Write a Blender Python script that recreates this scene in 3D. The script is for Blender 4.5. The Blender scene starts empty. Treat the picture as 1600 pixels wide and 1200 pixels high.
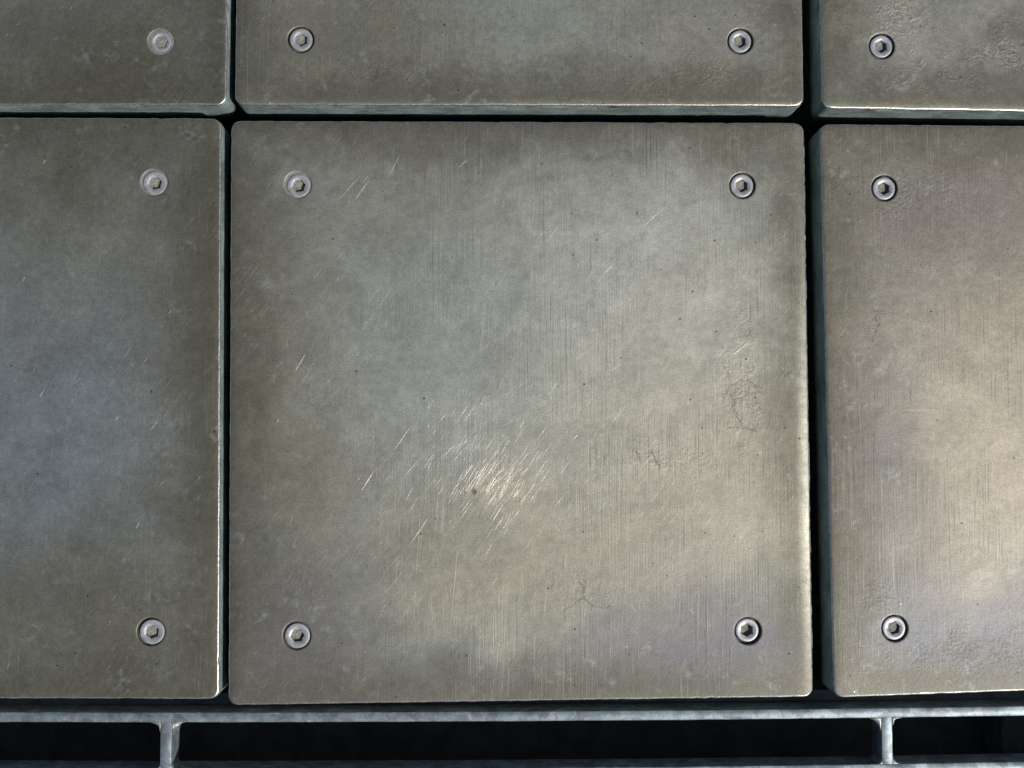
import bpy, bmesh, math, random
from mathutils import Vector, noise, Matrix
from mathutils.geometry import delaunay_2d_cdt

MM = 0.001
sc = bpy.context.scene
COL = sc.collection

# ------------------------------------------------------------------ camera
cam_d = bpy.data.cameras.new('camera')
cam_d.sensor_fit = 'HORIZONTAL'
cam_d.sensor_width = 36.0
cam_d.lens = 38.25
cam_d.clip_start = 0.02
cam_d.clip_end = 200
cam = bpy.data.objects.new('camera', cam_d)
cam.location = (-0.02389, -0.02413, 0.73825)
cam.rotation_euler = (0.053893, -0.023463, -0.000286)
COL.objects.link(cam)
sc.camera = cam

# ------------------------------------------------------------------ sky, sun, exposure
SUN = Vector((0.81, -0.587, 1.03)).normalized()
elev = math.asin(SUN.z)
azim = math.atan2(SUN.x, SUN.y)
world = bpy.data.worlds.new('World')
sc.world = world
world.use_nodes = True
wn = world.node_tree
wn.nodes.clear()
sky = wn.nodes.new('ShaderNodeTexSky')
sky.sky_type = 'NISHITA'
sky.sun_disc = False
sky.sun_elevation = elev
sky.sun_rotation = azim
bg = wn.nodes.new('ShaderNodeBackground')
bg.inputs[1].default_value = 0.052
wo = wn.nodes.new('ShaderNodeOutputWorld')
wn.links.new(sky.outputs[0], bg.inputs[0])
wn.links.new(bg.outputs[0], wo.inputs[0])
sd = bpy.data.lights.new('sun', 'SUN')
sd.energy = 4.0
sd.angle = math.radians(0.53)
sd.color = (1.0, 0.955, 0.885)
so = bpy.data.objects.new('sun', sd)
so.rotation_euler = SUN.to_track_quat('Z', 'Y').to_euler()
so.location = SUN * 3
COL.objects.link(so)
sc.view_settings.view_transform = 'Standard'
sc.view_settings.look = 'None'
sc.view_settings.gamma = 1
sc.view_settings.use_curve_mapping = False
sc.view_settings.exposure = 0.0


# ------------------------------------------------------------------ node helper
class NT:
    def __init__(s, name):
        s.m = bpy.data.materials.new(name)
        s.m.use_nodes = True
        s.t = s.m.node_tree
        s.t.nodes.clear()
        s.out = s.t.nodes.new('ShaderNodeOutputMaterial')
        s.b = s.t.nodes.new('ShaderNodeBsdfPrincipled')
        s.t.links.new(s.b.outputs[0], s.out.inputs[0])

    def link(s, v, sock):
        if isinstance(v, (int, float)):
            sock.default_value = v
        elif isinstance(v, tuple):
            sock.default_value = v if len(v) == len(sock.default_value) else (*v, 1)
        else:
            s.t.links.new(v, sock)

    def math(s, op, a, b=0.0, c=None, clamp=False):
        n = s.t.nodes.new('ShaderNodeMath')
        n.operation = op
        n.use_clamp = clamp
        s.link(a, n.inputs[0])
        s.link(b, n.inputs[1])
        if c is not None:
            s.link(c, n.inputs[2])
        return n.outputs[0]

    def mul(s, a, b): return s.math('MULTIPLY', a, b)
    def add(s, a, b): return s.math('ADD', a, b)

    def ramp(s, v, a, b, lo=0.0, hi=1.0):           # smoothstep a..b -> lo..hi
        n = s.t.nodes.new('ShaderNodeMapRange')
        n.interpolation_type = 'SMOOTHSTEP'
        s.link(v, n.inputs[0])
        for i, x in enumerate((a, b, lo, hi)):
            n.inputs[i + 1].default_value = x
        return n.outputs[0]

    def vec(s, p, scale, loc=(0, 0, 0), rot=0.0):
        n = s.t.nodes.new('ShaderNodeMapping')
        n.vector_type = 'POINT'
        s.link(p, n.inputs[0])
        n.inputs[1].default_value = loc
        n.inputs[2].default_value = (0, 0, rot)
        n.inputs[3].default_value = scale if isinstance(scale, tuple) else (scale,) * 3
        return n.outputs[0]

    def noise(s, p, scale=1.0, detail=4, rough=0.55, dist=0.0, color=False):
        n = s.t.nodes.new('ShaderNodeTexNoise')
        s.link(p, n.inputs['Vector'])
        n.inputs['Scale'].default_value = scale
        n.inputs['Detail'].default_value = detail
        n.inputs['Roughness'].default_value = rough
        n.inputs['Distortion'].default_value = dist
        return n.outputs[1 if color else 0]

    def voro(s, p, scale, feature='F1', out='Distance'):
        n = s.t.nodes.new('ShaderNodeTexVoronoi')
        n.feature = feature
        s.link(p, n.inputs['Vector'])
        n.inputs['Scale'].default_value = scale
        return n.outputs[out]

    def mix(s, f, a, b, mode='MIX'):
        n = s.t.nodes.new('ShaderNodeMix')
        n.data_type = 'RGBA'
        n.blend_type = mode
        s.link(f, n.inputs[0])
        s.link(a, n.inputs[6])
        s.link(b, n.inputs[7])
        return n.outputs[2]

    def vop(s, op, a, b=None):
        n = s.t.nodes.new('ShaderNodeVectorMath')
        n.operation = op
        s.link(a, n.inputs[0])
        if b is not None:
            s.link(b, n.inputs[1])
        return n.outputs[1 if op in ('LENGTH', 'DOT_PRODUCT') else 0]

    def coords(s):
        n = s.t.nodes.new('ShaderNodeTexCoord')
        return s.vec(n.outputs['Object'], 1000.0)    # millimetres

    def attr(s, name):
        n = s.t.nodes.new('ShaderNodeAttribute')
        n.attribute_name = name
        return n.outputs['Fac']

    def bump(s, h, dist=MM, strength=1.0):           # h in millimetres
        n = s.t.nodes.new('ShaderNodeBump')
        n.inputs['Strength'].default_value = strength
        n.inputs['Distance'].default_value = dist
        s.link(h, n.inputs['Height'])
        s.t.links.new(n.outputs[0], s.b.inputs['Normal'])

    def done(s, color, rough, metal):
        s.link(color, s.b.inputs['Base Color'])
        s.link(rough, s.b.inputs['Roughness'])
        s.link(metal, s.b.inputs['Metallic'])
        return s.m


OLIVE = (0.172, 0.170, 0.140)
GREY = (0.275, 0.288, 0.268)
BLUE = (0.290, 0.325, 0.325)
TAN = (0.430, 0.385, 0.295)
SLATE = (0.205, 0.208, 0.228)


def plate_material(name, seed, base, patches, brush=1.0, pits=0.3, rust=0.0, rough=0.57, cracks=(), rims=(), blisters=(), blister_h=0.4, tone=1.0):
    """brushed and weathered cast metal; patches = (x, y, rx, ry, colour, strength, roughness change)"""
    k = NT(name)
    P0 = k.coords()
    P = k.vec(P0, 1.0, (seed * 531.7, seed * 297.3, seed * 77.7))
    n1 = k.noise(P, 0.009, 6, 0.6, 0.5)
    n2 = k.noise(P, 0.035, 8, 0.66, 0.4)
    n3 = k.noise(P, 0.20, 6, 0.65)
    n4 = k.noise(P, 0.9, 3, 0.6)
    nb = k.noise(k.vec(P, 1.0, (90, 40, 3)), 0.016, 5, 0.6, 0.8)
    warp = k.vop('MULTIPLY', k.vop('SUBTRACT', k.noise(P, 0.022, 4, 0.6, color=True), (0.5, 0.5, 0.5)), (75., 75., 0.))
    PW = k.vop('ADD', P0, warp)
    c = k.mix(k.ramp(n1, 0.25, 0.75), OLIVE if base == 0 else (GREY if base == 1 else (0.290, 0.272, 0.240)),
              GREY if base == 0 else (0.315, 0.305, 0.265))
    c = k.mix(k.ramp(nb, 0.45, 0.80, 0, 0.5), c, BLUE)
    rgh = rough
    r = rgh
    for (x, y, rx, ry, col, st, dr) in patches:
        d = k.vop('LENGTH', k.vec(PW, (1 / rx, 1 / ry, 0.0), (-x / rx, -y / ry, 0)))
        f = k.ramp(d, 1.45, 0.05, 0.0, st)
        f = k.mul(f, k.ramp(n2, 0.30, 0.65, 0.72, 1.0))
        c = k.mix(f, c, col)
        r = k.add(r, k.mul(f, dr))
    # the rim keeps its dark film where feet do not polish it
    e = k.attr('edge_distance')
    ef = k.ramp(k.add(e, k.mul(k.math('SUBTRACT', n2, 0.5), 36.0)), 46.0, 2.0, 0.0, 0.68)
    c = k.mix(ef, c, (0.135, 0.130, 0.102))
    for (x, y, rx, ry, col, st, dr) in rims:          # rubbed edge painted bright like a sun highlight, or nicks, over the film
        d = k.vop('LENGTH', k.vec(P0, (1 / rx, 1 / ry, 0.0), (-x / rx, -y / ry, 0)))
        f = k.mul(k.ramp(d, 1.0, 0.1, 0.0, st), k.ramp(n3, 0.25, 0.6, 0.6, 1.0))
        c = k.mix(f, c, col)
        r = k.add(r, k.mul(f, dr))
    # mottling at three sizes
    c = k.mix(1.0, c, k.ramp(n2, 0.30, 0.72, 0.91, 1.09), 'MULTIPLY')
    c = k.mix(1.0, c, k.ramp(n3, 0.28, 0.74, 0.91, 1.08), 'MULTIPLY')
    c = k.mix(1.0, c, k.ramp(n4, 0.25, 0.75, 0.83, 1.17), 'MULTIPLY')
    # vertical brushing lines
    bl = k.noise(k.vec(P, (0.85, 0.016, 1.0)), 1.0, 4, 0.7)
    bm = k.mul(k.ramp(k.noise(k.vec(P, 1.0, (11, 200, 0)), 0.014, 4, 0.6), 0.40, 0.60), brush)
    bf = k.ramp(k.noise(k.vec(k.vec(P, 1.0, rot=math.radians(4)), (1.3, 0.022, 1.0)), 1.0, 3, 0.7), 0.58, 0.70)
    bfm = k.mul(k.ramp(k.noise(k.vec(P, 1.0, (501, 20, 0)), 0.02, 5, 0.6), 0.46, 0.60), brush)
    if name == 'brushed_plate_centre':                # the polishing strokes fade out towards the left edge
        sp_ = k.t.nodes.new('ShaderNodeSeparateXYZ')
        k.t.links.new(P0, sp_.inputs[0])
        fx = k.ramp(sp_.outputs[0], -150.0, -10.0, 0.15, 1.0)
        bfm = k.mul(bfm, fx)
        bm = k.mul(bm, fx)
    c = k.mix(k.mul(k.mul(bf, bfm), 0.26), c, (0.52, 0.51, 0.46))
    # finer hand scratches running up to the right
    ds = k.noise(k.vec(k.vec(P, 1.0, rot=math.radians(-54)), (0.045, 1.5, 1.0)), 1.0, 3, 0.7)
    dm = k.ramp(k.noise(k.vec(P, 1.0, (300, 20, 0)), 0.018, 5, 0.6), 0.46, 0.64)
    dsh = k.ramp(ds, 0.60, 0.72)
    c = k.mix(k.mul(k.mul(dsh, dm), 0.30), c, (0.52, 0.50, 0.44))
    c = k.mix(k.mul(k.ramp(bl, 0.56, 0.74), k.mul(bm, 0.36)), c, (0.50, 0.49, 0.44))
    c = k.mix(k.mul(k.ramp(bl, 0.44, 0.28), k.mul(bm, 0.40)), c, (0.09, 0.09, 0.08))
    # pale chalky scuffs
    sm = k.mul(k.ramp(k.noise(k.vec(P, 1.0, (-70, 9, 0)), 0.05, 6, 0.7, 0.5), 0.54, 0.68),
               k.ramp(n3, 0.46, 0.62))
    c = k.mix(k.mul(sm, 0.45), c, (0.40, 0.42, 0.44))
    fk = k.mul(k.ramp(k.noise(k.vec(P, 1.0, (9, 3, 0)), 0.33, 5, 0.7), 0.62, 0.72), k.ramp(n2, 0.42, 0.58))
    c = k.mix(k.mul(fk, 0.30), c, (0.10, 0.095, 0.08))
    # casting pits, and small bright specks painted as sparkle
    pv = k.voro(k.vec(P, 1.0, (5, 5, 0)), 0.11)
    pr = k.voro(k.vec(P, 1.0, (5, 5, 0)), 0.11, out='Color')
    sx = k.t.nodes.new('ShaderNodeSeparateColor')
    k.t.links.new(pr, sx.inputs[0])
    psel = k.ramp(sx.outputs[0], 0.45, 0.49)
    prad = k.math('MULTIPLY', sx.outputs[1], 0.095)
    pit = k.mul(k.math('LESS_THAN', pv, prad), psel)
    c = k.mix(k.mul(pit, 0.8), c, (0.06, 0.06, 0.055))
    nv = k.voro(k.vec(P, 1.0, (55, 5, 0)), 0.085)
    nr = k.voro(k.vec(P, 1.0, (55, 5, 0)), 0.085, out='Color')
    sy = k.t.nodes.new('ShaderNodeSeparateColor')
    k.t.links.new(nr, sy.inputs[0])
    sparkle = k.mul(k.math('LESS_THAN', nv, k.math('MULTIPLY', sy.outputs[1], 0.040)), k.ramp(sy.outputs[0], 0.70, 0.74))
    c = k.mix(sparkle, c, (0.75, 0.74, 0.70))
    # fine crazing that shows in places
    wp = k.vop('ADD', P, k.vop('MULTIPLY', k.noise(P, 0.12, 5, 0.75, color=True), (14., 14., 0.)))
    PC = k.vop('ADD', P0, k.vop('MULTIPLY', k.vop('SUBTRACT', k.noise(P, 0.08, 3, 0.6, color=True), (0.5, 0.5, 0.5)), (30., 30., 0.)))
    bmsk = 0.0
    for (x, y, rx, ry) in blisters:
        d = k.vop('LENGTH', k.vec(PC, (1 / rx, 1 / ry, 0.0), (-x / rx, -y / ry, 0)))
        bmsk = k.math('MAXIMUM', bmsk, k.ramp(d, 1.3, 0.3))
    bmsk = k.mul(k.mul(bmsk, k.ramp(k.noise(k.vec(P, 1.0, (3, 93, 0)), 0.07, 4, 0.65), 0.40, 0.60)), blister_h)
    bt = k.noise(k.vec(P, 1.0, (3, 33, 0)), 0.45, 4, 0.65)
    c = k.mix(k.mul(bmsk, k.ramp(bt, 0.50, 0.34, 0, 0.55)), c, (0.11, 0.105, 0.10))
    c = k.mix(k.mul(bmsk, k.ramp(bt, 0.58, 0.70, 0, 0.5)), c, (0.50, 0.50, 0.48))
    cv = k.voro(wp, 0.034, 'DISTANCE_TO_EDGE')
    cm = 0.0
    for (x, y, rx, ry) in cracks:
        d = k.vop('LENGTH', k.vec(PC, (1 / rx, 1 / ry, 0.0), (-x / rx, -y / ry, 0)))
        cm = k.math('MAXIMUM', cm, k.ramp(d, 1.1, 0.7))
    crack = k.mul(k.ramp(cv, 0.018, 0.003), cm)
    c = k.mix(k.mul(crack, 0.42), c, (0.07, 0.07, 0.06))
    # corroded, blistered skin
    rm = k.ramp(k.noise(k.vec(P, 1.0, (17, -77, 0)), 0.017, 5, 0.65), 0.62 - rust, 0.76 - rust)
    bl2 = k.ramp(k.noise(P, 0.30, 5, 0.7), 0.42, 0.62)
    h = k.mul(k.math('SUBTRACT', n4, 0.5), 0.038)
    h = k.add(h, k.mul(k.noise(P, 0.30, 4, 0.6), 0.028))
    h = k.add(h, k.mul(k.mul(bl, bm), 0.13))
    h = k.add(h, k.mul(k.mul(dsh, dm), 0.035))
    h = k.add(h, k.add(k.mul(pit, -0.12), k.mul(k.mul(bf, bfm), 0.05)))
    h = k.add(h, k.mul(crack, -0.09))
    h = k.add(h, k.mul(k.mul(bl2, rm), 0.08))
    h = k.add(h, k.mul(k.mul(bl2, cm), 0.045))
    h = k.add(h, k.mul(k.mul(k.ramp(bt, 0.35, 0.65), bmsk), 0.22))
    h = k.add(h, k.mul(k.noise(P, 0.045, 4, 0.6), 0.22))
    k.bump(h)
    r = k.add(r, k.mul(k.math('SUBTRACT', n2, 0.5), 0.08))
    r = k.add(r, k.mul(k.math('SUBTRACT', n3, 0.5), 0.10))
    r = k.add(r, k.mul(sparkle, -0.15))
    r = k.math('MAXIMUM', r, 0.16)
    c = k.mix(1.0, c, (1.00 * tone, 0.985 * tone, 0.93 * tone), 'MULTIPLY')
    return k.done(c, r, 0.72)


def simple_metal(name, cols, rough, metal, scale=0.1, bump=0.05, spangle=False, grime=None):
    k = NT(name)
    P = k.coords()
    a = k.noise(P, scale, 6, 0.65, 0.3)
    b = k.noise(P, scale * 7, 4, 0.6)
    c = k.mix(k.ramp(a, 0.35, 0.65), cols[0], cols[1])
    c = k.mix(1.0, c, k.ramp(b, 0.25, 0.75, 0.80, 1.2), 'MULTIPLY')
    if spangle:
        w = k.vop('ADD', P, k.vop('MULTIPLY', k.noise(P, 0.3, 3, 0.6, color=True), (6., 6., 6.)))
        v = k.voro(w, 0.16, out='Color')
        sp = k.t.nodes.new('ShaderNodeSeparateColor')
        k.t.links.new(v, sp.inputs[0])
        c = k.mix(1.0, c, k.ramp(sp.outputs[0], 0.0, 1.0, 0.78, 1.24), 'MULTIPLY')
        nv = k.voro(P, 0.12)
        c = k.mix(k.math('LESS_THAN', nv, 0.05), c, (0.6, 0.63, 0.66))
    if grime is not None:
        g = k.ramp(k.noise(k.vec(P, (1, 1, 3.0), (30, 0, 9)), 0.035, 6, 0.7, 0.6), 0.50, 0.62, 0, 0.75)
        c = k.mix(g, c, grime)
    k.bump(k.add(k.mul(a, bump * 3), k.mul(b, bump)))
    r = k.add(rough, k.mul(k.math('SUBTRACT', a, 0.5), 0.25))
    return k.done(c, r, metal)


M_SIDE = simple_metal('oxidised_plate_side', [(0.22, 0.285, 0.275), (0.32, 0.39, 0.38)], 0.62, 0.25, 0.06, 0.05,
                      grime=(0.15, 0.17, 0.17))
M_EDGE = simple_metal('worn_bright_edge', [(0.46, 0.44, 0.40), (0.66, 0.64, 0.60)], 0.34, 0.9, 0.5, 0.04)
M_BORE = simple_metal('bare_metal_in_screw_hole', [(0.30, 0.29, 0.27), (0.40, 0.39, 0.37)], 0.50, 0.6, 0.4, 0.05)
M_BORE_SHADE = simple_metal('dark_shade_in_screw_hole', [(0.05, 0.048, 0.04), (0.09, 0.085, 0.075)], 0.85, 0.0, 0.4, 0.1)  # darker bore colour that deepens the shade around sunken heads
M_SCREW = simple_metal('zinc_plated_screw', [(0.36, 0.38, 0.405), (0.46, 0.475, 0.49)], 0.50, 0.45, 0.35, 0.03, grime=(0.24, 0.235, 0.21))
M_DIRT = simple_metal('packed_dirt_in_socket', [(0.15, 0.145, 0.125), (0.33, 0.32, 0.285)], 0.9, 0.1, 0.6, 0.15)
M_BURR = simple_metal('fresh_scratch_burr', [(0.50, 0.475, 0.42), (0.66, 0.63, 0.56)], 0.46, 1.0, 0.5, 0.02)
M_GALV = simple_metal('galvanised_steel', [(0.175, 0.215, 0.24), (0.25, 0.29, 0.315)], 0.50, 0.55, 0.10, 0.03, spangle=True)
M_WELD = simple_metal('galvanised_weld', [(0.30, 0.33, 0.32), (0.44, 0.46, 0.43)], 0.45, 0.55, 0.25, 0.10)
M_BEAM = simple_metal('dull_dark_steel', [(0.016, 0.020, 0.020), (0.040, 0.045, 0.042)], 0.7, 0.0, 0.05, 0.1)
M_POST = simple_metal('post_steel', [(0.022, 0.03, 0.032), (0.04, 0.05, 0.052)], 0.7, 0.0, 0.05, 0.1)
M_LEDGE = simple_metal('shade_dark_ledge', [(0.07, 0.08, 0.09), (0.11, 0.125, 0.14)], 0.6, 0.4, 0.08, 0.06)  # galvanised colour darkened so the shaded ledge reads dark enough


# ------------------------------------------------------------------ object helpers
def link(o, parent=None):
    COL.objects.link(o)
    o.parent = parent
    return o


def from_bm(name, bm, mats, parent=None, smooth=False):
    me = bpy.data.meshes.new(name)
    bmesh.ops.recalc_face_normals(bm, faces=bm.faces)
    bm.to_mesh(me)
    bm.free()
    for m in mats:
        me.materials.append(m)
    if smooth:
        me.polygons.foreach_set('use_smooth', [True] * len(me.polygons))
    return link(bpy.data.objects.new(name, me), parent)


def empty(name, loc, label, cat, group=None):
    o = bpy.data.objects.new(name, None)
    o.empty_display_size = 0.03
    o.location = loc
    o['label'] = label
    o['category'] = cat
    if group:
        o['group'] = group
    return link(o)


# ------------------------------------------------------------------ plates
def rounded_quad(q, inset, rad, nside=120, ncor=9):
    """q: corners BL, BR, TR, TL (anticlockwise).  Returns (points, outward normals, edge index)"""
    pts, nrm, eid = [], [], []
    n = 4
    ed = [(q[(i + 1) % n] - q[i]).normalized() for i in range(n)]
    out = [Vector((e.y, -e.x)) for e in ed]

    def corner(i, d):                                 # corner i moved inwards by d on both its edges
        a, b = out[i - 1], out[i]
        den = 1 + a.dot(b)
        return q[i] - (a + b) * (d / den)
    r = max(rad - inset, 1.2)
    cen = [corner(i, inset + r) for i in range(n)]
    for i in range(n):
        j = (i + 1) % n
        s = cen[i] + out[i] * r
        t = cen[j] + out[i] * r
        for k in range(nside):
            pts.append(s.lerp(t, k / nside)); nrm.append(out[i]); eid.append((i, -1, 0.0))
        a0 = math.atan2(out[i].y, out[i].x)
        a1 = math.atan2(out[j].y, out[j].x)
        if a1 < a0: a1 += 2 * math.pi
        for k in range(ncor):
            a = a0 + (a1 - a0) * k / ncor
            v = Vector((math.cos(a), math.sin(a)))
            pts.append(cen[j] + v * r); nrm.append(v); eid.append((i, j, k / ncor))
    return pts, nrm, eid


def make_plate(loc, quad, mat, label, rolls, seed, screws, tilt=(0, 0), scratches=(), corner_r=6.5):
    root = empty('floor_plate', (loc[0] * MM, loc[1] * MM, 0), label, 'metal plate', 'square metal floor plates')
    q = [Vector((p[0] - loc[0], p[1] - loc[1])) for p in quad]
    ed = [(q[(i + 1) % 4] - q[i]).normalized() for i in range(4)]
    outn = [Vector((e.y, -e.x)) for e in ed]
    rnd = random.Random(seed)

    def surf(x, y):
        z = tilt[0] * x + tilt[1] * y
        dmin = 1e9
        for i in range(4):
            d = (q[i] - Vector((x, y))).dot(outn[i])
            dmin = min(dmin, d)
            amp, w = rolls[i]
            if d < w:
                z -= amp * ((w - max(d, 0)) / w) ** 2.2
        z += 0.30 * noise.noise(Vector((x / 85 + seed * 3.1, y / 85, seed)))
        z += 0.05 * noise.noise(Vector((x / 24 + seed, y / 24, seed)))
        return z, max(dmin, 0)

    verts, faces, fm, edge = [], [], [], []
    key = {}

    def V(x, y, z, e=0.0):
        kk = (round(x, 3), round(y, 3), round(z, 3))
        if kk in key: return key[kk]
        key[kk] = len(verts)
        verts.append((x * MM, y * MM, z * MM)); edge.append(e)
        return key[kk]

    def top(x, y):
        z, e = surf(x, y)
        return V(x, y, z, e)

    # profile loops from the bottom of the side up over the worn arris and in across the top
    prof = [(0.3, -30.0), (0.0, -20.0), (0.0, -12.0), (-0.1, -6.0), (0.0, -2.2), (0.0, -1.0),
            (0.15, -0.45), (0.5, -0.12), (1.0, 0.0), (2.0, 0.0), (3.5, 0.0), (5.5, 0.0), (8.5, 0.0), (12.0, 0.0)]
    loops = []
    for li, (ins, dz) in enumerate(prof):
        pts, nrm, eid = rounded_quad(q, max(ins, 0), corner_r)
        L = []
        for j, (p, nn) in enumerate(zip(pts, nrm)):
            w = 0.0
            if ins < 3:
                w = 0.32 * noise.noise(Vector((p.x / 9, p.y / 9, seed * 5.0))) + \
                    0.20 * noise.noise(Vector((p.x / 2.6, p.y / 2.6, seed * 7.0)))
                chip = noise.noise(Vector((p.x / 5.0, p.y / 5.0, seed * 11.0 + 3)))
                if chip > 0.42 and li >= 5: w -= (chip - 0.42) * 3.0
                w *= (1 - ins / 3)
                if li < 5:
                    w = 0.25 * noise.noise(Vector((p.x / 14, p.y / 14, dz / 8 + seed))) + (0.35 if li == 3 else 0)
            pp = p + nn * w
            z, e = surf(pp.x, pp.y)
            if li < 5:
                zz = dz
                if li == 4: zz += 0.9 * noise.noise(Vector((p.x / 18, p.y / 18, seed)))
            else:
                zz = z + dz
            L.append(V(pp.x, pp.y, zz, max(ins, 0)) if li < len(prof) - 1 else None)
            if li == len(prof) - 1:
                L[-1] = V(p.x, p.y, z, e)
        loops.append(L)
    n = len(loops[0])
    for li in range(len(loops) - 1):
        mi = 1 if li < 5 else (2 if li < 8 else 0)
        for j in range(n):
            a, b = loops[li][j], loops[li][(j + 1) % n]
            c, d = loops[li + 1][(j + 1) % n], loops[li + 1][j]
            f = []
            for t in (a, b, c, d):
                if t not in f: f.append(t)
            if len(f) > 2: faces.append(f); fm.append(mi)
    faces.append(list(reversed(loops[0]))); fm.append(1)
    # inner field with the four screw holes
    pts, _, _ = rounded_quad(q, 12.0, corner_r)
    P2 = [Vector((p.x, p.y)) for p in pts]
    E2 = [(i, (i + 1) % n) for i in range(n)]
    NS = 40
    for s in screws:
        for rr in (s['r'], s['r'] + 0.5, s['r'] + 1.3):
            b0 = len(P2)
            for i in range(NS):
                a = 2 * math.pi * i / NS
                P2.append(Vector((s['x'] + rr * math.cos(a), s['y'] + rr * math.sin(a))))
                E2.append((b0 + i, b0 + (i + 1) % NS))
    xs = [p.x for p in pts]; ys = [p.y for p in pts]
    step = 5.5
    gx = int((max(xs) - min(xs)) / step); gy = int((max(ys) - min(ys)) / step)
    for i in range(1, gx):
        for j in range(1, gy):
            x = min(xs) + i * step + (step / 2 if j % 2 else 0) + rnd.uniform(-.4, .4)
            y = min(ys) + j * step + rnd.uniform(-.4, .4)
            if min((q[t] - Vector((x, y))).dot(outn[t]) for t in range(4)) < 14.5: continue
            if any(math.hypot(x - s['x'], y - s['y']) < s['r'] + 3.0 for s in screws): continue
            P2.append(Vector((x, y)))
    r_ = delaunay_2d_cdt(P2, E2, [], 0, 1e-5)
    cv, cf, ov = r_[0], r_[2], r_[3]
    fixed = {}
    for i, src in enumerate(ov):
        if src and min(src) < n: fixed[i] = loops[-1][min(src)]
    for f in cf:
        cxm = sum(cv[t].x for t in f) / len(f); cym = sum(cv[t].y for t in f) / len(f)
        if any(math.hypot(cxm - s['x'], cym - s['y']) < s['r'] * 0.995 for s in screws): continue
        A, B, C_ = cv[f[0]], cv[f[1]], cv[f[2]]
        if abs((B.x - A.x) * (C_.y - A.y) - (B.y - A.y) * (C_.x - A.x)) < 0.02: continue
        ids = []
        for t in f:
            if t in fixed:
                ids.append(fixed[t]); continue
            x, y = cv[t].x, cv[t].y
            z, e = surf(x, y)
            for s in screws:
                dd = math.hypot(x - s['x'], y - s['y'])
                if abs(dd - s['r']) < 0.05: z -= 0.14
                elif abs(dd - s['r'] - 0.5) < 0.05: z -= 0.02
            ids.append(V(x, y, z, e))
        if len(set(ids)) > 2: faces.append(ids); fm.append(0)
    for s in screws:                                   # bored recess: wall and floor
        ring = []
        for (rr, dz) in ((s['r'], -0.14), (s['r'] - 0.12, -0.32), (s['r'] - 0.15, -s['floor'])):
            R_ = []
            for i in range(NS):
                a = 2 * math.pi * i / NS
                x = s['x'] + rr * math.cos(a); y = s['y'] + rr * math.sin(a)
                z0 = surf(s['x'] + s['r'] * math.cos(a), s['y'] + s['r'] * math.sin(a))[0]
                R_.append(V(x, y, z0 + dz, 60))
            ring.append(R_)
        for a_, b_ in zip(ring[:-1], ring[1:]):
            for i in range(NS):
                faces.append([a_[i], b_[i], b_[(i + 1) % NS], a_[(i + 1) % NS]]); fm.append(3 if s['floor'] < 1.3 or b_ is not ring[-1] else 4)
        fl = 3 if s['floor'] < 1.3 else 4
        z0 = surf(s['x'], s['y'])[0]
        for (rr, dz) in ((6.0, -s['floor']), (5.8, -9.0)):   # the floor stops under the head, which has a hollow socket
            R_ = [V(s['x'] + s['off'][0] + rr * math.cos(2 * math.pi * i / NS), s['y'] + s['off'][1] + rr * math.sin(2 * math.pi * i / NS), z0 + dz, 60) for i in range(NS)]
            for i in range(NS):
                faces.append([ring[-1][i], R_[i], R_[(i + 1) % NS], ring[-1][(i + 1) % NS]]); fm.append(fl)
            ring.append(R_)
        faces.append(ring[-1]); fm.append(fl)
    me = bpy.data.meshes.new('panel')
    me.from_pydata(verts, [], faces)
    for m in (mat, M_SIDE, M_EDGE, M_BORE, M_BORE_SHADE): me.materials.append(m)
    me.polygons.foreach_set('material_index', fm)
    me.polygons.foreach_set('use_smooth', [m in (0, 1, 2) for m in fm])
    at = me.attributes.new('edge_distance', 'FLOAT', 'POINT')
    at.data.foreach_set('value', edge)
    bm = bmesh.new(); bm.from_mesh(me)
    bmesh.ops.recalc_face_normals(bm, faces=bm.faces)
    bm.to_mesh(me); bm.free()
    link(bpy.data.objects.new('panel', me), root)
    for s in screws:
        make_screw(root, s, surf(s['x'], s['y'])[0], rnd)
    if scratches:
        make_scratches(root, surf, scratches, rnd)
    return root


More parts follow.
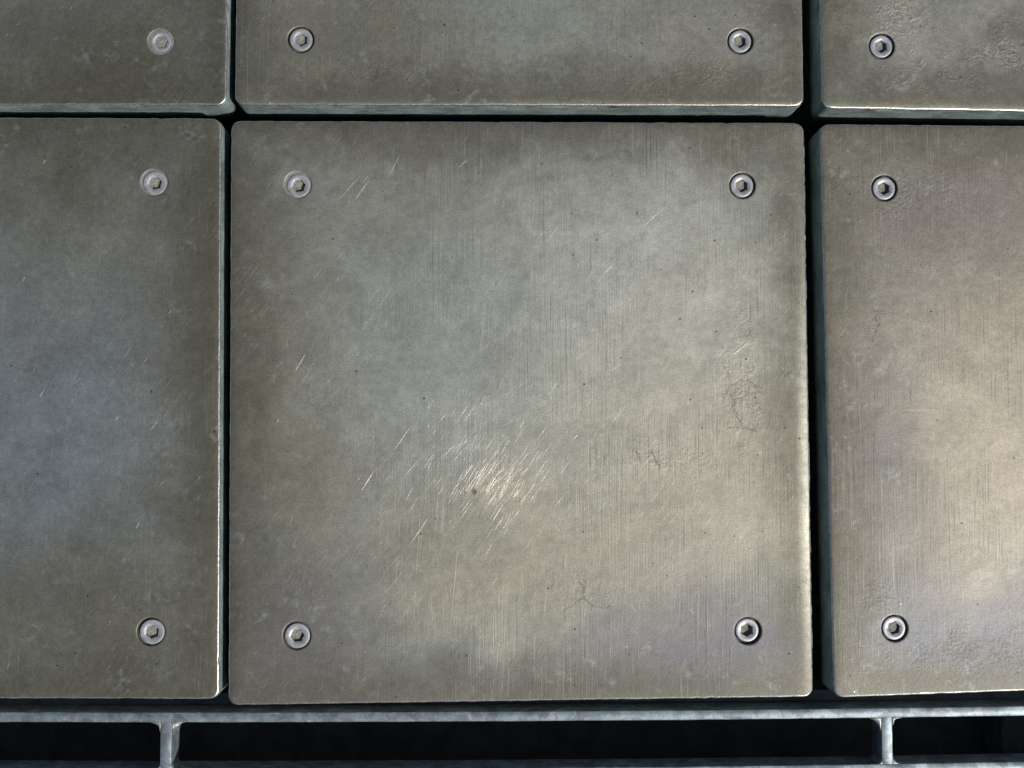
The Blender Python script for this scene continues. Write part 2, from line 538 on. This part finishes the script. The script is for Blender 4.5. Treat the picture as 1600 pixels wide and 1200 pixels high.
def make_screw(root, s, z0, rnd):
    """socket cap head sunk in its hole; s: x y r floor head(r) top off(dx,dy) turn dirt"""
    bm = bmesh.new()
    N = 48
    hr = s['head']
    top_z = -s['top']

    def circ(r, z): return [bm.verts.new((r * math.cos(2 * math.pi * i / N) * MM, r * math.sin(2 * math.pi * i / N) * MM, z * MM)) for i in range(N)]

    def hexa(R_, z):
        L = []
        for i in range(N):
            a = 2 * math.pi * i / N
            t = (a % (math.pi / 3)) - math.pi / 6
            r = R_ * math.cos(math.pi / 6) / math.cos(t)
            L.append(bm.verts.new((r * math.cos(a) * MM, r * math.sin(a) * MM, z * MM)))
        return L
    lo = [circ(hr, -s['floor'] - 0.02), circ(hr, top_z - 0.55), circ(hr - 0.18, top_z - 0.16), circ(hr - 0.55, top_z),
          circ(5.6, top_z - 0.02), circ(4.95, top_z - 0.30), hexa(4.65, top_z - 0.52), hexa(4.55, top_z - 4.2)]
    for a, b in zip(lo[:-1], lo[1:]):
        for i in range(N):
            bm.faces.new((a[i], a[(i + 1) % N], b[(i + 1) % N], b[i]))
    bm.faces.new(lo[-1])
    for v in bm.verts:
        v.co.z += 0.00005 * noise.noise(v.co * 900 + Vector((s['x'], s['y'], 0)))
    o = from_bm('screw', bm, [M_SCREW], root)
    for p in o.data.polygons: p.use_smooth = len(p.vertices) == 4
    o.data.set_sharp_from_angle(angle=math.radians(38))
    o.location = ((s['x'] + s['off'][0]) * MM, (s['y'] + s['off'][1]) * MM, z0 * MM)
    o.rotation_euler = (0, 0, s['turn'])
    bm = bmesh.new()                                   # dirt packed in the socket
    rings = []
    depth = s['dirt']
    c = bm.verts.new((0, 0, (top_z - depth + 0.25) * MM))
    for rr, dz in ((1.4, 0.2), (2.8, 0.05), (4.45, -0.1)):
        L = []
        for i in range(24):
            a = 2 * math.pi * i / 24
            t = (a % (math.pi / 3)) - math.pi / 6
            f = 1.0 if rr < 4 else math.cos(math.pi / 6) / math.cos(t)
            L.append(bm.verts.new((rr * f * math.cos(a) * MM, rr * f * math.sin(a) * MM,
                                   (top_z - depth + dz + 0.35 * noise.noise(Vector((rr * math.cos(a) / 2, rr * math.sin(a) / 2, s['x'])))) * MM)))
        rings.append(L)
    for i in range(24):
        bm.faces.new((c, rings[0][i], rings[0][(i + 1) % 24]))
        for a, b in zip(rings[:-1], rings[1:]):
            bm.faces.new((a[i], b[i], b[(i + 1) % 24], a[(i + 1) % 24]))
    from_bm('socket_dirt', bm, [M_DIRT], o, True)


def make_scratches(root, surf, specs, rnd):
    """raised burrs of fresh metal; spec: (x, y, angle_deg, length, width, curve)"""
    bm = bmesh.new()
    for (x, y, ang, ln, w, cu) in specs:
        n = max(2, int(ln / 4))
        prev = None
        a = math.radians(ang)
        hh = rnd.uniform(.04, .19)
        for i in range(n + 1):
            t = i / n
            s = (t - .5) * ln
            px = x + s * math.cos(a) - cu * (t - .5) ** 2 * math.sin(a)
            py = y + s * math.sin(a) + cu * (t - .5) ** 2 * math.cos(a)
            z = surf(px, py)[0]
            ww = w * (0.25 + 0.75 * math.sin(math.pi * min(max(t, .04), .96))) * rnd.uniform(.7, 1.2)
            nx, ny = -math.sin(a) * ww / 2, math.cos(a) * ww / 2
            row = [bm.verts.new(((px + nx) * MM, (py + ny) * MM, (z - .01) * MM)),
                   bm.verts.new((px * MM, py * MM, (z + 0.012 + ww * hh) * MM)),
                   bm.verts.new(((px - nx) * MM, (py - ny) * MM, (z - .01) * MM))]
            if prev:
                bm.faces.new((prev[0], prev[1], row[1], row[0]))
                bm.faces.new((prev[1], prev[2], row[2], row[1]))
            prev = row
    o = from_bm('scratch_marks', bm, [M_BURR], root)
    o['kind'] = 'stuff'


def screw(x, y, r=9.0, floor=1.2, head=8.1, top=0.1, off=(0, 0), turn=0.3, dirt=3.0):
    return dict(x=x, y=y, r=r, floor=floor, head=head, top=top, off=off, turn=turn, dirt=dirt)


def scatter(rnd, n, cx, cy, sx, sy, ang, da, l0, l1, w0, w1, gauss=True, lim=185):
    out = []
    while len(out) < n:
        x = rnd.gauss(cx, sx) if gauss else rnd.uniform(cx - sx, cx + sx)
        y = rnd.gauss(cy, sy) if gauss else rnd.uniform(cy - sy, cy + sy)
        if abs(x) > lim or abs(y) > lim: continue
        if abs(abs(x) - 152) < 16 and abs(abs(y) - 152) < 20: continue
        out.append((x, y, rnd.gauss(ang, da), rnd.uniform(l0, l1), rnd.uniform(w0, w1), rnd.uniform(-.6, .6)))
    return out


rs = random.Random(4)
# --- centre plate
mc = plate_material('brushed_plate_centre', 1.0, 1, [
    (15, 15, 175, 165, (0.37, 0.375, 0.33), 0.85, -0.02),
    (70, 90, 110, 95, (0.50, 0.52, 0.50), 0.8, -0.03),
    (100, 45, 70, 90, (0.50, 0.50, 0.455), 0.65, -0.03),
    (-60, 35, 80, 95, (0.37, 0.41, 0.42), 0.75, -0.02),
    (20, -20, 90, 60, (0.42, 0.43, 0.395), 0.6, -0.02),
    (-14, -52, 34, 20, (0.50, 0.465, 0.38), 0.55, -0.04),
    (-15, -110, 85, 45, (0.40, 0.375, 0.30), 0.65, 0.0),
    (115, -35, 85, 90, (0.42, 0.395, 0.335), 0.6, 0.0),
    (50, -105, 110, 60, (0.37, 0.352, 0.305), 0.6, 0.02),
    (140, -168, 120, 60, (0.175, 0.175, 0.215), 0.85, 0.06),
    (10, -188, 170, 22, (0.19, 0.19, 0.205), 0.8, 0.03),
    (-160, -155, 75, 80, (0.16, 0.155, 0.172), 0.85, 0.03),
    (-165, 0, 36, 150, (0.18, 0.178, 0.14), 0.6, 0.02),
    (-10, -45, 36, 24, (0.46, 0.44, 0.38), 0.35, 0.0)], brush=1.5,
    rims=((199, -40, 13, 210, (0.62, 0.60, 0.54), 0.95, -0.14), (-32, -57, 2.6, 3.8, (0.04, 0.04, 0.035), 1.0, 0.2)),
    cracks=((150, 20, 14, 55), (45, -124, 26, 12), (92, -36, 30, 8)),
    blisters=((98, -36, 40, 9), (154, 0, 12, 40), (-150, -118, 22, 24)))
sp = scatter(rs, 280, -22, -44, 24, 20, 57, 5, 6, 26, .06, .15)
sp += scatter(rs, 150, -14, -52, 13, 8, 57, 4, 6, 18, .08, .20)
sp += scatter(rs, 45, -14, -48, 20, 16, 70, 30, 4, 14, .06, .13)
sp += scatter(rs, 80, -45, -42, 32, 24, 56, 5, 3, 11, .06, .15)
sp += scatter(rs, 90, 20, 0, 160, 180, 50, 16, 4, 26, .06, .14, gauss=False)
sp += scatter(rs, 60, 0, 0, 180, 180, 90, 60, 3, 14, .06, .14, gauss=False)
sp += [(-104, -50, 58, 17, .24, 0), (-68, -82, 56, 22, .22, 1), (150, 40, 38, 26, .2, 2), (90, 130, 42, 24, .2, 0),
       (60, 95, 50, 12, .2, 0), (-150, 30, 60, 16, .16, 0), (30, -40, 56, 22, .2, 0)]
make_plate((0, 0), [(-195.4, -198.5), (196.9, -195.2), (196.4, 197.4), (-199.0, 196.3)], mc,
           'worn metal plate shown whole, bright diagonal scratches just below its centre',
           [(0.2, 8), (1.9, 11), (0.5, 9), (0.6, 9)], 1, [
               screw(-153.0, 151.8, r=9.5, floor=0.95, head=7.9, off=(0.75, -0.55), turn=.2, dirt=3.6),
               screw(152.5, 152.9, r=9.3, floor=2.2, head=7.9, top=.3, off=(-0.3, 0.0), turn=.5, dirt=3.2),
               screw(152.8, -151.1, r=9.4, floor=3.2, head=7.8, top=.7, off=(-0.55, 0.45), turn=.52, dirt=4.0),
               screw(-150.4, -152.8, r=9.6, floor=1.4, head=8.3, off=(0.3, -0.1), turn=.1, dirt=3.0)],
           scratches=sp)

# --- left plate
ml = plate_material('brushed_plate_left', 2.0, 0, [
    (70, -5, 105, 115, (0.29, 0.335, 0.385), 0.95, -0.03),
    (110, 90, 60, 50, (0.29, 0.295, 0.27), 0.6, 0.0),
    (70, 60, 50, 40, (0.28, 0.30, 0.30), 0.6, 0.0),
    (182, 25, 32, 130, (0.150, 0.140, 0.118), 0.55, 0.02),
    (100, -140, 110, 50, (0.165, 0.160, 0.132), 0.6, 0.02)], brush=0.5,
    cracks=((85, 15, 34, 12), (80, 60, 16, 8), (165, 62, 10, 20)), tone=0.92)
sp = scatter(rs, 30, 100, 0, 100, 180, 56, 10, 2, 9, .06, .14, gauss=False)
make_plate((-399.5, 1.5), [(-594, -191), (-201.6, -194.4), (-205.7, 197.8), (-600, 196.6)], ml,
           'dull olive plate cut by the left frame edge, left of the whole plate',
           [(0.2, 7), (0.35, 6), (0.3, 7), (0.4, 7)], 2, [
               screw(149.2, 151.5, r=9.4, floor=1.0, head=8.0, off=(0.5, -0.4), turn=.25, dirt=3.4),
               screw(152.3, -151.3, r=9.6, floor=2.0, head=8.2, off=(0.7, -0.2), turn=.4, dirt=2.8),
               screw(-150, 151.0), screw(-150, -150.5)], scratches=sp)

# --- right plate
mr = plate_material('brushed_plate_right', 3.0, 2, [
    (-110, 20, 60, 90, (0.36, 0.335, 0.30), 0.6, -0.02),
    (-70, -45, 90, 85, (0.375, 0.345, 0.30), 0.7, -0.01),
    (-60, 30, 70, 120, (0.385, 0.35, 0.30), 0.7, -0.01),
    (-110, 140, 130, 65, (0.20, 0.19, 0.185), 0.8, 0.03),
    (-170, -50, 50, 110, (0.20, 0.19, 0.205), 0.75, 0.02),
    (-100, -165, 130, 58, (0.20, 0.21, 0.255), 0.85, 0.03),
    (-60, -100, 60, 30, (0.37, 0.35, 0.32), 0.5, 0.0)], brush=1.5, rust=-0.02, rough=0.57, cracks=((-160, 60, 6, 24),),
    blisters=((-158, -128, 22, 14), (-100, -165, 75, 20), (-140, 150, 50, 20)), blister_h=0.55)
sp = scatter(rs, 45, -120, 0, 75, 180, 60, 40, 2, 10, .06, .14, gauss=False)
sp += [(-131, -2, 0, 42, .2, 0), (-147, 22, 93, 28, .2, 0), (-140, 35, 92, 46, .18, 0), (-133, -8, 97, 30, .2, 0)]
make_plate((404.5, 0), [(210.6, -196.0), (600, -184), (602, 195.5), (207.1, 196.6)], mr,
           'warm tan brightly lit plate at the right frame edge, right of the whole plate',
           [(0.2, 8), (0.5, 8), (0.4, 8), (0.5, 8)], 3, [
               screw(-153.2, 151.7, r=9.3, floor=3.2, head=7.8, top=.7, off=(0.0, 0.0), turn=.5, dirt=3.6),
               screw(-151.9, -149.8, r=9.3, floor=3.2, head=7.8, top=.7, off=(-0.2, 0.1), turn=.3, dirt=2.6),
               screw(150, 151), screw(150, -146)], scratches=sp)

# --- top row
mt = plate_material('brushed_plate_top', 4.0, 1, [
    (15, -135, 85, 45, (0.35, 0.37, 0.345), 0.8, -0.02),
    (130, -125, 70, 50, (0.34, 0.335, 0.30), 0.6, 0.0),
    (120, -180, 90, 22, (0.20, 0.195, 0.165), 0.6, 0.02),
    (-120, -150, 80, 50, (0.20, 0.197, 0.16), 0.7, 0.02)], brush=0.8,
    blisters=((140, -172, 45, 12), (160, -145, 20, 25), (70, -185, 60, 8), (-90, -175, 40, 14)), blister_h=0.5)
sp = scatter(rs, 22, 0, -155, 185, 40, 60, 35, 2, 8, .05, .13, gauss=False)
make_plate((0.3, 404), [(-196.6, 207.2), (196.3, 209.0), (195.4, 602), (-196.8, 600)], mt,
           'plate in the middle of the upper row, grey-green, a socket screw near each lower corner',
           [(0.7, 5), (0.8, 6), (0.5, 7), (0.4, 7)], 4, [
               screw(-152.2, -151.1, r=9.4, floor=3.2, head=7.8, top=.7, off=(0.1, 0.2), turn=.45, dirt=3.2),
               screw(152.0, -149.6, r=9.3, floor=3.2, head=7.8, top=.7, off=(-0.1, 0.2), turn=.5, dirt=3.4),
               screw(-151, 152), screw(152, 151)], scratches=sp)
mu = plate_material('brushed_plate_top_left', 5.0, 0, [
    (60, -120, 70, 40, (0.22, 0.225, 0.225), 0.6, 0.0),
    (120, -170, 90, 40, (0.16, 0.155, 0.125), 0.7, 0.02),
    (183, -140, 7, 30, (0.36, 0.37, 0.38), 0.6, -0.02)], brush=0.3, tone=0.92)
sp = scatter(rs, 16, 90, -155, 90, 40, 60, 35, 1.5, 6, .05, .12, gauss=False)
make_plate((-400, 403), [(-596, 204.0), (-202.4, 207.1), (-201.6, 600), (-596, 598)], mu,
           'darkest plate, in the upper left corner, with one pale screw sitting nearly flush',
           [(0.4, 6), (0.35, 5), (0.5, 7), (0.4, 7)], 5, [
               screw(152.4, -152.3, r=9.2, floor=0.42, head=6.9, top=0.12, off=(0.15, -0.1), turn=.2, dirt=1.6),
               screw(-151, -152), screw(-151, 152), screw(152, 151)], scratches=sp)
mv = plate_material('brushed_plate_top_right', 6.0, 1, [
    (-110, -135, 75, 35, (0.36, 0.36, 0.33), 0.7, -0.02),
    (-95, -170, 90, 18, (0.17, 0.165, 0.165), 0.7, 0.02),
    (-62, -140, 14, 20, (0.13, 0.125, 0.12), 0.8, 0.05)], brush=0.3, rust=0.05,
    blisters=((-140, -135, 26, 30), (-115, -168, 50, 14), (-65, -150, 22, 30)), blister_h=1.0)
sp = scatter(rs, 16, -120, -155, 70, 40, 60, 35, 1.5, 7, .05, .13, gauss=False)
make_plate((404, 402), [(208.9, 207.8), (602, 204), (600, 598), (206.6, 600)], mv,
           'pitted plate in the upper right corner, one screw beside a patch of corrosion',
           [(0.8, 6), (0.5, 7), (0.5, 7), (0.5, 7)], 6, [
               screw(-152.6, -150.2, r=9.3, floor=3.2, head=7.8, top=.7, off=(-0.1, 0.1), turn=.5, dirt=3.4),
               screw(150, -151), screw(150, 151), screw(-151, 151)], scratches=sp)


# ------------------------------------------------------------------ steel frame along the lower edge
def bar_mesh(x0, x1, yfun, w, z0, z1, seed, along='x', step=6.0, bev=0.5):
    """long flat bar on edge with softly worn arrises; yfun gives the centre line"""
    bm = bmesh.new()
    n = max(2, int((x1 - x0) / step))
    sec = [(-w / 2, z0), (w / 2, z0), (w / 2, z1 - bev), (w / 2 - bev * .4, z1 - bev * .3), (w / 2 - bev, z1), (0, z1 + .05),
           (-w / 2 + bev, z1), (-w / 2 + bev * .4, z1 - bev * .3), (-w / 2, z1 - bev)]
    prev = None
    for i in range(n + 1):
        s = x0 + (x1 - x0) * i / n
        row = []
        for k, (c, z) in enumerate(sec):
            d = 0.22 * noise.noise(Vector((s / 11, k * 1.7, seed))) if k > 1 else 0
            c2 = yfun(s) + c + (d if c > 0 else -d)
            z2 = z + 0.12 * noise.noise(Vector((s / 17, k * .9, seed + 9)))
            row.append(bm.verts.new((s * MM, c2 * MM, z2 * MM) if along == 'x' else (c2 * MM, s * MM, z2 * MM)))
        if prev:
            for k in range(len(sec)):
                j = (k + 1) % len(sec)
                bm.faces.new((prev[k], prev[j], row[j], row[k]))
        else:
            bm.faces.new(row)
        prev = row
    bm.faces.new(prev)
    return bm


fr = empty('steel_frame', (0, -0.215, -0.01),
           'galvanised steel edge frame with open slots, running below the row of plates', 'steel frame')


def under(o):
    o.parent = fr
    o.matrix_parent_inverse = Matrix.Translation(-Vector(fr.location))
    return o


def b1(x): return -207.8 - 1.6 * (1 - (x / 350.0) ** 2)
def b2(x): return -246.0 - 1.9 * (1 - (x / 350.0) ** 2)


TOPZ = -10.0
under(from_bm('long_bar', bar_mesh(-640, 640, b1, 6.5, -30, TOPZ, 1), [M_GALV], None, True))
under(from_bm('long_bar', bar_mesh(-640, 640, lambda x: b2(x), 8.0, -30, TOPZ - .1, 2), [M_GALV], None, True))
for o in list(COL.objects):
    if o.name.startswith('long_bar'): o.data.set_sharp_from_angle(angle=math.radians(50))
for xc in (-239.2, 249.8, -570.0, 580.0):
    ya, yb = b2(xc) + 4.1, b1(xc) - 3.25
    o = under(from_bm('cross_bar', bar_mesh(ya - .4, yb + .4, lambda s, xc=xc: xc, 7.6, -29, TOPZ - .35, xc, 'y', 3.0), [M_GALV], None, True))
    o.data.set_sharp_from_angle(angle=math.radians(50))


def weld(px, py, sx, sy, r, seed, depth=17, mat=M_WELD, top=-10.7, lump=1.0):
    """concave fillet run down the inside corner at (px, py), opening towards (sx, sy)"""
    bm = bmesh.new()
    N = 9
    rows = []
    for j, z in enumerate([top + 0.0, top - 0.7, top - 3, top - 7, top - 11, top - 14, top - depth]):
        row = []
        g = 1.0 - 0.12 * (j == 0)
        for i in range(N + 1):
            a = math.pi / 2 * i / N
            rr = r * g * (1 + 0.22 * lump * noise.noise(Vector((a * 2.2, z / 3.5, seed))))
            x = rr * (1 - math.sin(a)) ; y = rr * (1 - math.cos(a))
            x = x + 0.06 * rr; y = y + 0.06 * rr
            row.append(bm.verts.new(((px + sx * x) * MM, (py + sy * y) * MM, (z + (0.5 * lump * noise.noise(Vector((i * .5, seed, 3))) if j == 0 else 0)) * MM)))
        row.append(bm.verts.new(((px - sx * .5) * MM, (py - sy * .5) * MM, (z + (0.35 if j == 0 else 0)) * MM)))
        rows.append(row)
    m = N + 2
    for a, b in zip(rows[:-1], rows[1:]):
        for i in range(m):
            bm.faces.new((a[i], a[(i + 1) % m], b[(i + 1) % m], b[i]))
    c = bm.verts.new(((px + sx * r * .12) * MM, (py + sy * r * .12) * MM, (top + 0.55 * lump) * MM))
    for i in range(m):
        bm.faces.new((rows[0][i], rows[0][(i + 1) % m], c))
    bm.faces.new(rows[-1])
    return under(from_bm('weld', bm, [mat], None, True))


for xc, rr in ((-239.2, ((6.5, 8.5), (3.0, 3.5))), (249.8, ((8.5, 6.0), (3.2, 5.0)))):
    yt, ybm = b1(xc) - 3.3, b2(xc) + 4.0
    weld(xc - 3.8, yt, -1, -1, rr[0][0], xc + 1)
    weld(xc + 3.8, yt, 1, -1, rr[0][1], xc + 2, lump=1.8)
    weld(xc - 3.8, ybm, -1, 1, rr[1][0], xc + 3)
    weld(xc + 3.8, ybm, 1, 1, rr[1][1], xc + 4)


def block(x0, x1, y0, y1, z0, z1, bev=0.8):
    bm = bmesh.new()
    bmesh.ops.create_cube(bm, size=1)
    for v in bm.verts:
        v.co = Vector(((x0 + (v.co.x + .5) * (x1 - x0)) * MM, (y0 + (v.co.y + .5) * (y1 - y0)) * MM, (z0 + (v.co.z + .5) * (z1 - z0)) * MM))
    bmesh.ops.bevel(bm, geom=bm.edges[:], offset=bev * MM, segments=2, affect='EDGES', profile=0.6)
    return bm


# ledge welded to the bar that carries the lower rim of the plates
under(from_bm('ledge', block(-640, 640, -205.2, -197.5, -37, -31.2, .6), [M_LEDGE]))

under(from_bm('hidden_sun_stop', block(-640, 640, -205.0, -200.0, -79.5, -37.2, .6), [M_LEDGE]))  # unseen strip added to stop sun coming through the slots
# unseen cover plate added to keep sun off the channel below
under(from_bm('unseen_sun_cover', block(-640, 640, -460, -252.5, -18, -11, .8), [M_GALV]))

# I-beams running under the screw rows, and one deeper channel under the slots
BEAM_Z = -0.20
for (yc, txt) in ((150.0, 'dark steel beam under the upper screws of the middle row, seen through the gaps'),
                  (-120.0, 'dark steel beam under the lower part of the middle row of plates'),
                  (254.0, 'dark steel beam under the screws of the upper row of plates')):
    t = empty('support_beam', (0, yc * MM, BEAM_Z), txt, 'steel beam', 'beams carrying the plates')
    for nm, bb in (('upper_flange', block(-640, 640, -22, 22, 82, 88.8, 1)), ('web', block(-640, 640, -3, 3, 6.2, 81.8, .5)),
                   ('lower_flange', block(-640, 640, -22, 22, 0, 6, 1))):
        from_bm(nm, bb, [M_BEAM], t)
t = empty('lower_channel', (0, -0.26, -0.085), 'dark steel channel deep in the frame slots, widened to block sun', 'steel channel')
from_bm('channel_web', block(-640, 640, -50, 110, 0, 5, .8), [M_BEAM], t)  # web widened to catch the sun that falls through the slots
from_bm('channel_flange', block(-640, 640, 110.2, 115, -30, 5, .8), [M_BEAM], t)
from_bm('channel_flange', block(-640, 640, -55, -50.2, -30, 5, .8), [M_BEAM], t)

po = empty('support_post', (0.385, -0.236, -0.0795), 'dark round steel post in the lower right corner slot of the frame', 'steel post')
bm = bmesh.new()
bmesh.ops.create_cone(bm, cap_ends=True, segments=48, radius1=0.038, radius2=0.038, depth=0.020, matrix=Matrix.Translation((0, 0, 0.010)))
from_bm('shaft', bm, [M_POST], po, False)
bm = bmesh.new()
bmesh.ops.create_cone(bm, cap_ends=True, segments=48, radius1=0.036, radius2=0.035, depth=0.004, matrix=Matrix.Translation((0, 0, 0.0222)))
from_bm('cap', bm, [M_POST], po)

# ------------------------------------------------------------------ ground, coloured near black to keep the gaps dark
bm = bmesh.new()
G = 40
gv = [[bm.verts.new(((i - G / 2) * .15, (j - G / 2) * .15, 0.01 * noise.noise(Vector((i * .7, j * .7, 0))))) for j in range(G + 1)] for i in range(G + 1)]
for i in range(G):
    for j in range(G):
        bm.faces.new((gv[i][j], gv[i + 1][j], gv[i + 1][j + 1], gv[i][j + 1]))
gm = simple_metal('near_black_soil', [(0.010, 0.010, 0.009), (0.018, 0.017, 0.016)], 0.95, 0.0, 0.03, 0.5)
g = from_bm('ground', bm, [gm], None, True)
g.location = (0, 0, -0.26)
g['kind'] = 'structure'
